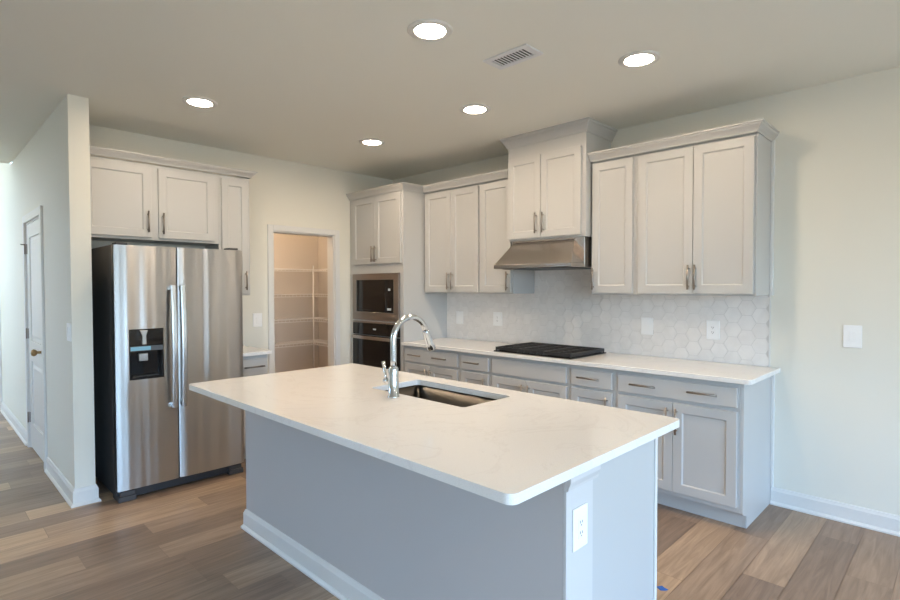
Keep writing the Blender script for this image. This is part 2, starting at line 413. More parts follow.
for z in (.28, 1.04, 1.80):
    bm = bmesh.new(); box(bm, DX0+.004, DX0+.03, -3.281, -3.2725, z-.045, z+.045); tube(bm, [(DX0+.017, -3.290, z-.047), (DX0+.017, -3.290, z+.047)], .006, 10)
    if z > 1.7: tube(bm, [(DX0+.017, -3.290, z+.04), (DX0+.02, -3.32, z+.04)], .005, 8)
    obj('hinge', bm, M_nick, d1)
d2 = struct('door_2', casing_set(-4.15, -3.32, 2.03, -3.277), M_trim, bev=.003)
panel_door(d2, -4.13, -3.34, -3.273, .012, 2.012)
# the pantry ceiling closes the closet
struct('ceiling_pantry', BX((-1.62, XC if XC > -1.62 else -.121, -2.52, 0, H+.001, H+.10)), M_ceil) if False else None

# ------------------------------------------------------------------ recessed ceiling lights
def can(x, y, label, glow=1.0):
    t = thing('recessed_light', (x, y, H), label, 'ceiling light', 'round recessed ceiling lights')
    bm = lathe(bmesh.new(), [(.112, -.0005), (.112, -.004), (.107, -.0075), (.082, -.009), (.0765, -.0075), (.0765, -.0005)], (x, y, H), 40, False)
    obj('trim_ring', bm, M_trim, t)
    bm = lathe(bmesh.new(), [(.0762, -.001), (.0762, -.0045), (.05, -.0065), (.02, -.0072), (.003, -.0073)], (x, y, H), 32)
    obj('lens', bm, M_lens, t)
can(2.979, -2.201, 'lit recessed ceiling light nearest the camera, left of the air vent')
can(3.561, -1.156, 'lit recessed ceiling light right of the air vent, furthest right')
can(1.128, -2.610, 'lit recessed ceiling light above the refrigerator, furthest left')
can(2.362, -1.181, 'lit recessed ceiling light just left of the range hood cabinet top')
can(1.154, -1.175, 'lit recessed ceiling light above the pantry doorway and ovens')
can(-.95, -4.75, 'added unseen recessed light in the hallway, brightening the hall wall')  # added lamp out of view, lifts the light on the hall wall
for x, y in ((6.4, -1.2), (6.4, -3.7)):  # added lamps out of view, more light on faces turned towards +x
    can(x, y, 'added recessed light over the unseen living area, brightening the cabinet sides')
# ceiling vent
vx0, vx1, vy0, vy1 = 2.934, 3.232, -1.755, -1.598
t = thing('ceiling_vent', ((vx0+vx1)/2, (vy0+vy1)/2, H), 'white rectangular air vent with slats in the ceiling between the lights', 'vent')
obj('frame', BX((vx0, vx1, vy0, vy0+.03, H-.010, H-.0005), (vx0, vx1, vy1-.03, vy1, H-.010, H-.0005), (vx0, vx0+.035, vy0+.03, vy1-.03, H-.010, H-.0005), (vx1-.035, vx1, vy0+.03, vy1-.03, H-.010, H-.0005)), M_grille, t, .002)
obj('duct_opening', BX((vx0+.035, vx1-.035, vy0+.03, vy1-.03, H-.002, H-.0007)), M_slot, t)
bm = bmesh.new()
for i in range(11):
    x = vx0+.047+i*.0208
    prism(bm, [(x, H-.0085), (x+.006, H-.009), (x+.007, H-.007), (x+.001, H-.0065)], 'y', vy0+.03, vy1-.03)
obj('louvres', bm, M_grille, t)

# ------------------------------------------------------------------ hood wall: upper cabinets
UB, UT, UD = 1.3924, 2.415, .325
ZD0, ZD1 = UB+.012, 2.387
cabinet('upper_cabinet', FB, .9096, 1.659, UD, UB, UT, 'white two-door wall cabinet between the oven tower and the narrow single-door cabinet', 'cabinet',
        doors=[(.930, 1.295, ZD0, ZD1, 1.270, 1.511), (1.299, 1.645, ZD0, ZD1, 1.325, 1.511)], group='shaker wall cabinets', back=.0125)
cabinet('upper_cabinet', FB, 1.660, 2.040, UD, UB, UT, 'narrow white single-door wall cabinet just left of the range hood', 'cabinet',
        doors=[(1.674, 2.026, ZD0, ZD1, 1.998, 1.504)], group='shaker wall cabinets', back=.0125)
HX0, HX1, HY = 2.046, 2.793, .400
cabinet('hood_cabinet', FB, HX0, HX1, HY, 1.839, 2.645, 'raised white two-door wall cabinet directly above the steel range hood', 'cabinet',
        doors=[(HX0+.010, 2.387, 1.855, 2.530, 2.353, 1.972), (2.391, HX1-.035, 1.855, 2.530, 2.425, 1.972)], group='shaker wall cabinets', back=.0125)
cabinet('upper_cabinet', FB, 2.800, 3.160, UD, UB, UT, 'narrow white single-door wall cabinet just right of the range hood', 'cabinet',
        doors=[(2.812, 3.138, ZD0, ZD1, 2.833, 1.513)], group='shaker wall cabinets', back=.0125)
tt = cabinet('upper_cabinet', FB, 3.161, 3.9397, UD, UB, UT, 'wide white two-door wall cabinet at the right end of the hood wall', 'cabinet',
        doors=[(3.183, 3.560, ZD0, ZD1, 3.541, 1.514), (3.564, 3.927, ZD0, ZD1, 3.584, 1.514)], group='shaker wall cabinets', back=.0125)
obj('scribe_strip', BX((3.9402, 3.960, -.021, -.0005, UB, UT)), M_trim, tt, .002)
# crown mouldings (outward is to the right of the path direction)
def crown(name, path, z0, label, hs=1.0, os_=1.0):
    o = obj(name, sweep_profile(bmesh.new(), path, CROWN, z0, hs, os_), M_cab); tag(o, label, 'moulding', 'crown mouldings on the wall cabinets'); return o
TX = .905; TD = .61; TT = 2.415
crown('crown_moulding', [(.002, -TD-.002), (TX+.001, -TD-.002), (TX+.001, -UD-.021), (2.044, -UD-.021)], UT-.010, 'crown moulding running over the oven tower and the wall cabinets left of the hood', .92, .78)
crown('crown_moulding', [(2.799, -UD-.021), (3.9407, -UD-.021), (3.9407, -.001)], UT-.012, 'crown moulding over the wall cabinets right of the hood', .90, .68)
crown('crown_moulding', [(HX0-.001, -.001), (HX0-.001, -HY-.001), (HX1+.001, -HY-.001), (HX1+.001, -.001)], 2.630, 'tall crown moulding on the hood cabinet touching the ceiling', 1.185, .80)
# ------------------------------------------------------------------ oven tower
t = cabinet('oven_tower_cabinet', FB, .004, TX, TD, .11, TT, 'tall white cabinet tower in the corner holding the microwave and oven', 'cabinet',
            doors=[(.076, .472, 1.694, 2.387, .447, 1.798), (.476, .878, 1.694, 2.387, .499, 1.798)], drawers=[(.07, .853, .125, .335, [.30, .62])], toe=1)
# microwave
m = thing('built_in_microwave', (.462, -TD, 1.114), 'built-in microwave with black glass and steel trim, in the corner cabinet above the oven', 'microwave')
X0, X1, Z0, Z1 = .078, .858, 1.107, 1.594; Yf = -TD-.001
bm = BX((X0, X1, Yf-.022, Yf, Z0, Z0+.085), (X0, X1, Yf-.022, Yf, Z1-.065, Z1), (X0, X0+.068, Yf-.022, Yf, Z0+.085, Z1-.065), (X1-.085, X1, Yf-.022, Yf, Z0+.085, Z1-.065))
obj('trim_frame', bm, M_steel2, m, .002)
obj('door', BX((X0+.068, .655, Yf-.020, Yf, Z0+.085, Z1-.065)), M_black, m, .003)
pn = obj('control_panel', BX((.657, X1-.085, Yf-.020, Yf, Z0+.085, Z1-.065)), M_black, m, .003)
obj('display', BX((.690, .725, Yf-.0212, Yf-.0202, 1.415, 1.438)), M_disp, pn)
obj('start_button', BX((.675, .735, Yf-.0212, Yf-.0202, 1.216, 1.238)), M_disp, pn)
bm = bmesh.new(); box(bm, X0+.09, .40, Yf-.0208, Yf-.0201, 1.213, 1.217); obj('door_trim_line', bm, M_dkplas, m)
# oven
m = thing('wall_oven', (.462, -TD, .36), 'black glass wall oven with steel handle, below the microwave', 'oven')
obj('control_panel', BX((.078, .858, Yf-.022, Yf, .950, 1.074)), M_black, m, .003)
obj('door', BX((.078, .858, Yf-.024, Yf, .375, .944)), M_black, m, .003)
obj('display', BX((.44, .49, Yf-.0232, Yf-.0222, 1.005, 1.020)), M_disp, m)
obj('top_vent_trim', BX((.078, .858, Yf-.020, Yf, 1.0745, 1.0915)), M_steel2, m, .001)
bm = bmesh.new(); N_ = 16
for i in range(N_):
    u0, u1 = i/N_, (i+1)/N_
    def hp(u): return (.085+u*.755, Yf-.045-.020*math.sin(math.pi*u))
    (xa, ya), (xb, yb) = hp(u0), hp(u1)
    v = [bm.verts.new(p) for p in ((xa, ya, .905), (xb, yb, .905), (xb, yb, .940), (xa, ya, .940), (xa, ya+.012, .905), (xb, yb+.012, .905), (xb, yb+.012, .940), (xa, ya+.012, .940))]
    for f in ((0,1,2,3),(5,4,7,6),(4,5,1,0),(3,2,6,7)): bm.faces.new([v[q] for q in f])
bmesh.ops.remove_doubles(bm, verts=bm.verts, dist=1e-5)
box(bm, .085, .105, Yf-.046, Yf-.022, .908, .937); box(bm, .820, .840, Yf-.046, Yf-.022, .908, .937)
obj('handle', bm, M_hood, m)

# ------------------------------------------------------------------ hood wall: base cabinets
DZ0, DZ1, WZ0, WZ1 = .142, .712, .736, .853
BT = .883; BD = .6064
def bdoors(a0, a1, n=2):
    if n == 1: return [(a0, a1, DZ0, DZ1, a1-.03, .60)]
    mdl = (a0+a1)/2; return [(a0, mdl-.0015, DZ0, DZ1, mdl-.030, .60), (mdl+.0015, a1, DZ0, DZ1, mdl+.028, .60)]
cabinet('base_cabinet', FB, .9096, 1.672, BD, .11, BT, 'grey base cabinet beside the oven tower, its wide drawer with two pulls', 'cabinet', bdoors(.930, 1.648), [(.930, 1.648, WZ0, WZ1, [1.10, 1.442])], 1, 'base cabinets on the hood wall')
cabinet('base_cabinet', FB, 1.673, 2.030, BD, .11, BT, 'narrow base cabinet with one drawer pull, left of the cooktop', 'cabinet', bdoors(1.696, 2.008, 1), [(1.696, 2.008, WZ0, WZ1, [1.838])], 1, 'base cabinets on the hood wall')
cabinet('base_cabinet', FB, 2.031, 2.786, BD, .11, BT, 'base cabinet under the cooktop with a plain front and no drawer pull', 'cabinet', bdoors(2.052, 2.765), [(2.052, 2.765, WZ0, WZ1, [])], 1, 'base cabinets on the hood wall')
cabinet('base_cabinet', FB, 2.787, 3.152, BD, .11, BT, 'narrow base cabinet with one drawer pull, right of the cooktop', 'cabinet', bdoors(2.808, 3.130, 1), [(2.808, 3.130, WZ0, WZ1, [2.961])], 1, 'base cabinets on the hood wall')
t = cabinet('base_cabinet', FB, 3.153, XB-.019, BD, .11, BT, 'wide base cabinet at the right end of the hood wall with exposed side', 'cabinet', bdoors(3.177, 3.925), [(3.177, 3.925, WZ0, WZ1, [3.360, 3.735])], 1, 'base cabinets on the hood wall')
bm = prism(bmesh.new(), [(-.001, .001), (-.001, BT), (-BD, BT), (-BD, .11), (-BD+.016, .098), (-BD+.035, .09), (-BD+.075, .075), (-BD+.075, .001)], 'x', XB-.018, XB)
obj('side_panel', bm, M_cab, t, .001)
obj('scribe_strip', BX((XB+.0002, XB+.018, -.021, -.0005, .116, BT)), M_trim, t, .002)
# counter along the hood wall
def counter(name, x0, x1, y0, y1, z0, z1, rad, label, hole=None, round_corners=(1, 1, 1, 1)):
    """rounded-corner slab; corners order: (x0,y0),(x1,y0),(x1,y1),(x0,y1)"""
    pts = []
    cs = [((x0, y0), 180), ((x1, y0), 270), ((x1, y1), 0), ((x0, y1), 90)]
    for i, ((cx, cy), a0) in enumerate(cs):
        if not round_corners[i]: pts.append((cx, cy)); continue
        ox = cx+rad*(1 if cx == x0 else -1); oy = cy+rad*(1 if cy == y0 else -1)
        for k in range(7):
            an = math.radians(a0+15*k); pts.append((ox+rad*math.cos(an), oy+rad*math.sin(an)))
    bm = bmesh.new(); prism(bm, pts, 'z', z0, z1)
    if hole: 
        hx0, hx1, hy0, hy1, hr = hole; hp = []
        for (cx, cy), a0 in (((hx0, hy0), 180), ((hx1, hy0), 270), ((hx1, hy1), 0), ((hx0, hy1), 90)):
            ox = cx+hr*(1 if cx == hx0 else -1); oy = cy+hr*(1 if cy == hy0 else -1)
            for k in range(5):
                an = math.radians(a0+22.5*k); hp.append((ox+hr*math.cos(an), oy+hr*math.sin(an)))
        bm.free(); bm = bmesh.new()
        for z, flip in ((z0, 0), (z1, 1)):
            es = []
            for loop in (pts, hp):
                vs = [bm.verts.new((p[0], p[1], z)) for p in loop]
                es += [bm.edges.new((vs[i], vs[(i+1) % len(vs)])) for i in range(len(vs))]
            bmesh.ops.triangle_fill(bm, use_beauty=True, edges=es)
        bm.verts.ensure_lookup_table(); n = len(pts); h = len(hp); T = n+h
        for i in range(n): j = (i+1) % n; bm.faces.new((bm.verts[i], bm.verts[j], bm.verts[T+j], bm.verts[T+i]))
        for i in range(h): j = (i+1) % h; bm.faces.new((bm.verts[n+i], bm.verts[n+j], bm.verts[T+n+j], bm.verts[T+n+i]))
    o = obj(name, bm, M_quartz, None, .003, 2); tag(o, label, 'countertop'); return o
XCR = 4.0056
counter('countertop', TX+.003, XCR, -.6464, -.002, .884, .914, .02, 'long white quartz countertop along the hood wall under the cooktop', round_corners=(0, 1, 0, 0))
# ------------------------------------------------------------------ hexagon tile backsplash
def backsplash():
    t = thing('tile_backsplash', (2.4, 0, .915), 'pale marble hexagon tile backsplash behind the cooktop and counter', 'backsplash')
    x0, x1, z0, z1, zh = TX+.002, 3.936, .9146, UB-.001, 1.825
    bm = BX((x0, x1, -.005, -.0005, z0, z1), (2.042, 2.797, -.005, -.0005, z1, zh)); obj('grout', bm, M_grout, t)
    bm = bmesh.new(); cl = bm.loops.layers.color.new('tile'); rnd = random.Random(3)
    Rr = .0585; ap = Rr*math.sqrt(3)/2; dx = 1.5*Rr; g = .0011
    for i in range(int((x1-x0)/dx)+3):
        for j in range(12):
            cx = x1-.045-i*dx; cz = z1-.036-j*2*ap+(ap if i % 2 else 0)+4*2*ap
            lim = zh if 2.04 < cx < 2.79 else z1
            pts = [(cx+(Rr-g)*math.cos(math.radians(60*k)), cz+(Rr-g)*math.sin(math.radians(60*k))) for k in range(6)]
            hi = zh if (cx > 2.042 and cx < 2.797) else z1
            lox = x0; hix = x1
            if cz-ap > z1-.001: lox, hix = 2.042, 2.797
            def clip(ps, f, inter):
                out = []
                for q in range(len(ps)):
                    A, B = ps[q], ps[(q+1) % len(ps)]
                    if f(A): out.append(A)
                    if f(A) != f(B): out.append(inter(A, B))
                return out
            def cl_ax(ps, ax, v, sgn):
                return clip(ps, lambda p: (p[ax]-v)*sgn >= 0, lambda A, B: tuple(v if q == ax else A[q]+(B[q]-A[q])*(v-A[ax])/(B[ax]-A[ax]) for q in (0, 1)))
            for ax, v, s in ((0, lox, 1), (0, hix, -1), (1, z0, 1), (1, hi, -1)):
                pts = cl_ax(pts, ax, v, s)
                if len(pts) < 3: break
            if len(pts) < 3: continue
            A = [bm.verts.new((p[0], -.0049, p[1])) for p in pts]; B = [bm.verts.new((p[0], -.009, p[1])) for p in pts]
            fs = [bm.faces.new(B)]
            for q in range(len(pts)): w_ = (q+1) % len(pts); fs.append(bm.faces.new((A[q], A[w_], B[w_], B[q])))
            cc = (rnd.random(), rnd.random(), rnd.random(), 1)
            for f in fs:
                for l in f.loops: l[cl] = cc
    obj('hexagon_tiles', bm, M_tile, t)
    obj('edge_trim', BX((x1+.0003, x1+.009, -.0105, -.0005, .9146, UB-.001)), M_trim, t)
backsplash()
# ------------------------------------------------------------------ range hood
def range_hood():
    t = thing('range_hood', (2.41, 0, 1.60), 'brushed steel canopy range hood over the cooktop', 'range hood')
    x0, x1 = 2.042, 2.785; yb = -.011; yf = -.592; ym = -.402
    bm = BX((x0, x1, yf, ym, 1.603, 1.634)); obj('lip', bm, M_hood, t, .003, 2)
    obj('duct_box', BX((x0+.05, x1-.001, ym+.0003, yb, 1.603, 1.837)), M_hood, t, .002)
    bm = bmesh.new()
    v = [bm.verts.new(p) for p in ((x0, yf+.003, 1.6342), (x1, yf+.003, 1.6342), (x1, ym-.001, 1.6342), (x0, ym-.001, 1.6342), (x0+.060, ym-.001, 1.822), (x1-.092, ym-.001, 1.822))]
    for f in ((0, 1, 5, 4), (1, 2, 5), (0, 4, 3), (4, 5, 2, 3), (0, 3, 2, 1)): bm.faces.new([v[i] for i in f])
    obj('canopy', bm, M_hood, t, .004, 2)
    obj('top_flange', BX((x0+.085, x1-.085, ym-.006, ym-.001, 1.822, 1.837)), M_hood, t, .002)
    obj('filter', BX((x0+.06, x1-.06, yf+.04, yb-.06, 1.598, 1.6027)), M_dkplas, t)
range_hood()
# ------------------------------------------------------------------ gas cooktop
def cooktop():
    x0, x1, y0, y1, z = 2.055, 2.800, -.610, -.080, .9146
    t = thing('gas_cooktop', ((x0+x1)/2, (y0+y1)/2, z), 'black gas cooktop with cast iron grates set in the countertop', 'cooktop')
    obj('tray', BX((x0, x1, y0, y1, z, z+.010)), M_black, t, .004, 2)
    W3 = (x1-x0-.03)/3
    for i in range(3):
        a0 = x0+.012+i*(W3+.003); a1 = a0+W3; b0, b1 = (y0+.012, y1-.012) if i != 1 else (y0+.012, y1-.012)
        bm = bmesh.new(); zt = z+.040; th = .011
        for yy in (b0, b1-th): box(bm, a0, a1, yy, yy+th, zt-.025, zt)
        for xx in (a0, a1-th): box(bm, xx, xx+th, b0+th, b1-th, zt-.027, zt)
        for q in range(1, 8):
            yy = b0+(b1-b0-th)*q/8; box(bm, a0+th, a1-th, yy, yy+.009, zt-.012, zt)
        xm = (a0+a1)/2; box(bm, xm-.0045, xm+.0045, b0+th, b1-th, zt-.0125, zt-.0005)
        for xx in (a0, a1-th):
            for yy in (b0, (b0+b1)/2, b1-th): box(bm, xx, xx+th, yy, yy+th, z+.0105, zt-.025)
        obj('grate', bm, M_iron, t, .0015)
    for cx, cy, rr in ((x0+.13, y0+.15, .045), (x0+.13, y1-.12, .036), ((x0+x1)/2, (y0+y1)/2+.03, .055), (x1-.13, y0+.15, .036), (x1-.13, y1-.12, .045)):
        bm = lathe(bmesh.new(), [(rr+.01, .0102), (rr+.008, .014), (rr-.006, .016), (rr-.006, .022), (rr-.01, .024), (.004, .0245)], (cx, cy, z), 24); obj('burner', bm, M_dkplas, t)
    for i in range(5):
        cx = (x0+x1)/2+(i-2)*.062+.0; cy = y0+.026
        bm = lathe(bmesh.new(), [(.019, .0102), (.018, .016), (.015, .024), (.014, .036), (.003, .037)], (cx, cy-.0, z), 20); obj('knob', bm, M_nick if i > 9 else M_dkplas, t)
cooktop()
# ------------------------------------------------------------------ wall plates
def plate(fr, u0, u1, z0, z1, kind, label, o=0.0, gang=1, name=None):
    t = thing(name or ('wall_outlet' if kind == 'outlet' else 'light_switch' if kind == 'switch' else 'blank_plate'), fr.p((u0+u1)/2, o, z0), label, 'outlet' if kind == 'outlet' else 'switch' if kind == 'switch' else 'wall plate')
    obj('cover_plate', fr.box(bmesh.new(), u0, u1, o+.0004, o+.0065, z0, z1), M_plate, t, .002)
    w_ = (u1-u0)/gang
    for g_ in range(gang):
        c = u0+w_*(g_+.5); zc = (z0+z1)/2
        if kind == 'switch':
            r_ = obj('rocker', fr.box(bmesh.new(), c-.0165, c+.0165, o+.0066, o+.0098, zc-.033, zc+.033), M_plate, t, .0015)
        elif kind == 'outlet':
            f_ = obj('socket_face', fr.box(bmesh.new(), c-.0165, c+.0165, o+.0066, o+.0086, zc-.033, zc+.033), M_plate, t, .001)
            bm = bmesh.new()
            for dz in (-.017, .017):
                fr.box(bm, c-.0075, c-.0050, o+.0087, o+.0091, zc+dz-.002, zc+dz+.007); fr.box(bm, c+.0045, c+.0070, o+.0087, o+.0091, zc+dz-.002, zc+dz+.006)
                fr.box(bm, c-.002, c+.002, o+.0087, o+.0091, zc+dz-.010, zc+dz-.006)
            obj('slots', bm, M_slot, f_)
        else:
            bm = bmesh.new(); fr.box(bm, c-.004, c+.004, o+.0066, o+.008, zc-.004, zc+.004); obj('screw', bm, M_plate, t)
plate(FB, 4.339, 4.431, 1.078, 1.215, 'switch', 'white rocker switch on the bare wall right of the cabinets')
TO = .0092
plate(FB, 3.058, 3.152, 1.080, 1.213, 'switch', 'white rocker switch on the tiles below the narrow cabinet right of the hood', TO)
plate(FB, 3.542, 3.632, 1.074, 1.211, 'outlet', 'white outlet on the tiles nearest the right end of the backsplash', TO)
plate(FB, 1.554, 1.665, 1.074, 1.207, 'outlet', 'white outlet on the tiles nearest the cooktop, left of it', TO)
plate(FB, 1.050, 1.149, 1.069, 1.201, 'blank', 'plain white wall plate on the tiles closest to the oven tower', TO)
plate(FA, -1.727, -1.635, 1.074, 1.204, 'switch', 'white rocker switch on the wall between refrigerator and pantry doorway')
class FrH(Fr):
    def p(s, u, o, z): return (u, -3.277-o, z)
plate(FrH('H'), .545, .665, 1.095, 1.215, 'switch', 'white double switch at the edge of the hall wall', 0, 2)

# ------------------------------------------------------------------ fridge wall cabinets
AD = .31
cabinet('over_fridge_cabinet', FA, -3.155, -2.166, AD, 1.822, UT, 'white two-door wall cabinet above the refrigerator', 'cabinet',
        doors=[(-3.140, -2.688, 1.842, ZD1, -2.716, 1.962), (-2.636, -2.204, 1.842, ZD1, -2.609, 1.955)], group='shaker wall cabinets', back=.0125)
cabinet('upper_cabinet', FA, -2.165, -1.892, AD, UB-.01, UT, 'narrow white single-door wall cabinet beside the top of the refrigerator', 'cabinet',
        doors=[(-2.143, -1.912, UB+.004, ZD1, -1.943, 1.512)], group='shaker wall cabinets', back=.0125)
crown('crown_moulding', [(AD+.021, -3.157), (AD+.021, -1.891), (.001, -1.891)], UT+.004, 'crown moulding over the wall cabinets above the refrigerator', .74, .74)
cabinet('base_cabinet', FA, -2.165, -1.885, .61, .11, BT, 'small base cabinet with one drawer beside the refrigerator', 'cabinet',
        doors=[(-2.145, -1.900, DZ0, .700, -1.93, .60)], drawers=[(-2.145, -1.900, .720, .852, [-2.020])], toe=1)
counter('countertop', .002, .650, -2.166, -1.858, .884, .914, .02, 'short white quartz countertop between refrigerator and pantry doorway', round_corners=(0, 0, 1, 0))
# ------------------------------------------------------------------ refrigerator
def fridge():
    y0, ym, y1 = -3.071, -2.681, -2.203
    t = thing('refrigerator', (.45, (y0+y1)/2, 0), 'side-by-side stainless steel refrigerator with ice and water dispenser in the door', 'refrigerator')
    obj('cabinet_body', BX((.06, .785, y0+.004, y1-.004, .03, 1.742)), M_side, t, .004)
    def doorleaf(a0, a1, hole=None):
        """slightly crowned door front facing +x, from z .075 to 1.735"""
        bm = bmesh.new(); z0, z1 = .082, 1.738; n = 14
        ys = [a0+(a1-a0)*i/n for i in range(n+1)]
        def xx(y): u = (y-a0)/(a1-a0)*2-1; return .852+.004*(1-u*u)-.008*abs(u)**24
        if hole:
            ys = sorted(set([q for q in ys if not (hole[0]-.006 < q < hole[1]+.006)]+[hole[0], hole[1]]))
        zs = [z0, z1] if not hole else [z0, hole[2], hole[3], z1]
        V = {}
        for i, y in enumerate(ys):
            for j, z in enumerate(zs): V[i, j] = bm.verts.new((xx(y), y, z))
        for i in range(len(ys)-1):
            for j in range(len(zs)-1):
                if hole and j == 1 and ys[i] >= hole[0]-1e-6 and ys[i+1] <= hole[1]+1e-6: continue
                f = bm.faces.new((V[i, j], V[i+1, j], V[i+1, j+1], V[i, j+1])); f.smooth = True
        e = [q for q in bm.edges if len(q.link_faces) == 1]
        for q in e: q.smooth = False
        r_ = bmesh.ops.extrude_edge_only(bm, edges=e); vs = [q for q in r_['geom'] if isinstance(q, bmesh.types.BMVert)]
        for q in vs:
            q.co.x = .788
        for f in bm.faces:
            if abs(f.normal.x) < .5: f.smooth = False
        o = obj('door', bm, M_steel, t, 0)
        return o
    hole = (-2.991, -2.777, .823, 1.168)
    dl = doorleaf(y0, ym-.004, hole); dr = doorleaf(ym+.004, y1)
    for a0, a1 in ((y0, ym-.004), (ym+.004, y1)):
        pass
    obj('door_gasket', BX((.7855, .80, y0+.008, y1-.008, .084, 1.735)), M_dkplas, t)
    # handles: bowed vertical bars
    for d, yc, lean in ((dl, -2.722, 0), (dr, -2.658, 0)):
        bm = bmesh.new(); n = 18; rings = []
        for i in range(n+1):
            u = i/n; z = .606+u*.862; bow = .052+.022*math.sin(math.pi*u)
            wv = .0175; x = .852+bow
            rings.append([bm.verts.new(p) for p in ((x, yc-wv, z), (x+.004, yc-wv*.55, z), (x+.004, yc+wv*.55, z), (x, yc+wv, z), (x-.014, yc+wv*.8, z), (x-.014, yc-wv*.8, z))])
        for i in range(n):
            for k in range(6):
                f = bm.faces.new((rings[i][k], rings[i][(k+1) % 6], rings[i+1][(k+1) % 6], rings[i+1][k])); f.smooth = True
            for k in range(6): bm.edges.get((rings[i][k], rings[i+1][k])).smooth = False
        bm.faces.new(rings[0]); bm.faces.new(rings[-1])
        for z in (.608, 1.436): box(bm, .850, .900, yc-.012, yc+.012, z, z+.03)
        obj('handle', bm, M_bar, d)
    # dispenser
    ds = obj('dispenser', BX((.800, .8555, hole[0], hole[1], 1.055, hole[3]), (.800, .806, hole[0], hole[1], hole[2], 1.055),
             (.806, .8555, hole[0], hole[0]+.012, hole[2], 1.055), (.806, .8555, hole[1]-.012, hole[1], hole[2], 1.055), (.806, .8555, hole[0]+.012, hole[1]-.012, hole[2], hole[2]+.018)), M_black, dl, .002)
    obj('control_strip', BX((.8557, .8568, hole[0]+.004, hole[1]-.004, 1.018, 1.052)), mat('dispenser_strip', (.10, .11, .12), .25), ds)
    obj('display', BX((.8569, .8574, hole[0]+.008, hole[1]-.082, 1.022, 1.048)), mat('dispenser_display', (.25, .50, .62), .2), ds)
    obj('water_spout', prism(bmesh.new(), [(-2.928, 1.160), (-2.876, 1.160), (-2.888, 1.122), (-2.886, 1.062), (-2.914, 1.062), (-2.912, 1.122)], 'x', .8558, .864), M_nick, ds, .002)
    obj('paddle', BX((.812, .835, -2.928, -2.870, .945, 1.000)), M_nick, ds, .003)
    obj('drip_tray', BX((.808, .850, hole[0]+.03, hole[1]-.03, hole[2]+.0185, hole[2]+.024)), M_dkplas, ds)
    obj('base_grille', BX((.74, .800, y0+.01, y1-.01, .012, .072)), M_dkplas, t, .003)
    bm = BX((.70, .842, y0+.006, y0+.115, .002, .040), (.79, .838, y0+.02, y0+.11, .040, .072)); obj('foot_cover', bm, M_side, t, .004)
    bm = BX((.70, .842, y1-.115, y1-.006, .002, .040), (.79, .838, y1-.11, y1-.02, .040, .072)); obj('foot_cover', bm, M_side, t, .004)
    obj('emblem', BX((.8512, .8528, -2.292, -2.245, 1.693, 1.700)), M_nick, dr)
    obj('hinge_cover', BX((.72, .82, y0+.02, y0+.09, 1.7425, 1.757)), M_side, t, .003)
    obj('hinge_cover', BX((.72, .82, y1-.09, y1-.02, 1.7425, 1.757)), M_side, t, .003)
fridge()

# ------------------------------------------------------------------ pantry shelves
def wire_shelf(along, z, label):
    # along 'back': runs along y at x -1.5..-1.2 ; 'side': runs along x at y -.09..-.34
    t = thing('wire_shelf', (-1.35, -1.3, z) if along == 'back' else (-.7, -.2, z), label, 'shelf', 'white wire shelves in the pantry')
    bm = bmesh.new()
    if along == 'back':
        y = -2.38
        while y < -.10: box(bm, -1.497, -1.2005, y, y+.0035, z, z+.0035); y += .0254
        for x in (-1.49, -1.40, -1.30): box(bm, x, x+.006, -2.385, -.10, z-.0062, z-.0002)
        obj('wire_deck', bm, M_wire, t)
        obj('front_lip', BX((-1.2003, -1.192, -2.385, -.352, z-.004, z+.004), (-1.2003, -1.192, -2.385, -.352, z-.034, z-.026),
                            *[(-1.199, -1.195, -2.37+i*.0508, -2.366+i*.0508, z-.026, z-.004) for i in range(40)]), M_wire, t)
    else:
        x = -1.185
        while x < -.16: box(bm, x, x+.0035, -.3395, -.093, z, z+.0035); x += .0254
        for y in (-.10, -.18, -.26): box(bm, -1.188, -.15, y-.006, y, z-.0062, z-.0002)
        obj('wire_deck', bm, M_wire, t)
        obj('front_lip', BX((-1.188, -.15, -.348, -.340, z-.004, z+.004), (-1.188, -.15, -.348, -.340, z-.034, z-.026),
                            *[(-1.17+i*.0508, -1.166+i*.0508, -.346, -.342, z-.026, z-.004) for i in range(20)]), M_wire, t)
names = ['topmost', 'second from the top', 'third from the top', 'lowest']
for nm, z in zip(names, (1.685, 1.363, 1.045, .740)):
    wire_shelf('back', z, 'white wire shelf on the pantry back wall, %s' % nm)
    wire_shelf('side', z, 'white wire shelf on the right-hand pantry wall, %s' % nm)
bm = tube(bmesh.new(), [(-1.184, -.358, .001), (-1.184, -.358, 1.735)], .0085, 12); tag(obj('shelf_pole', bm, M_wire), 'white vertical support pole at the pantry shelf corner', 'pole')
# added lamp, out of view above the doorway, to brighten the pantry 
t = thing('pantry_fill_lamp', (-.72, -1.25, H), 'added unseen ceiling lamp brightening the pantry', 'ceiling light')
obj('base', lathe(bmesh.new(), [(.10, -.0005), (.10, -.02), (.005, -.021)], (-.72, -1.25, H), 24), M_trim, t)
M_plens = mat('pantry_fill_lens', (1, 1, 1), .5); _N, _L, _p = nodes(M_plens); _p.inputs['Emission Color'].default_value = (1, .74, .50, 1); _p.inputs['Emission Strength'].default_value = 190
obj('fill_dome', lathe(bmesh.new(), [(.09, -.0215), (.085, -.045), (.05, -.062), (.004, -.066)], (-.72, -1.25, H), 24), M_plens, t)

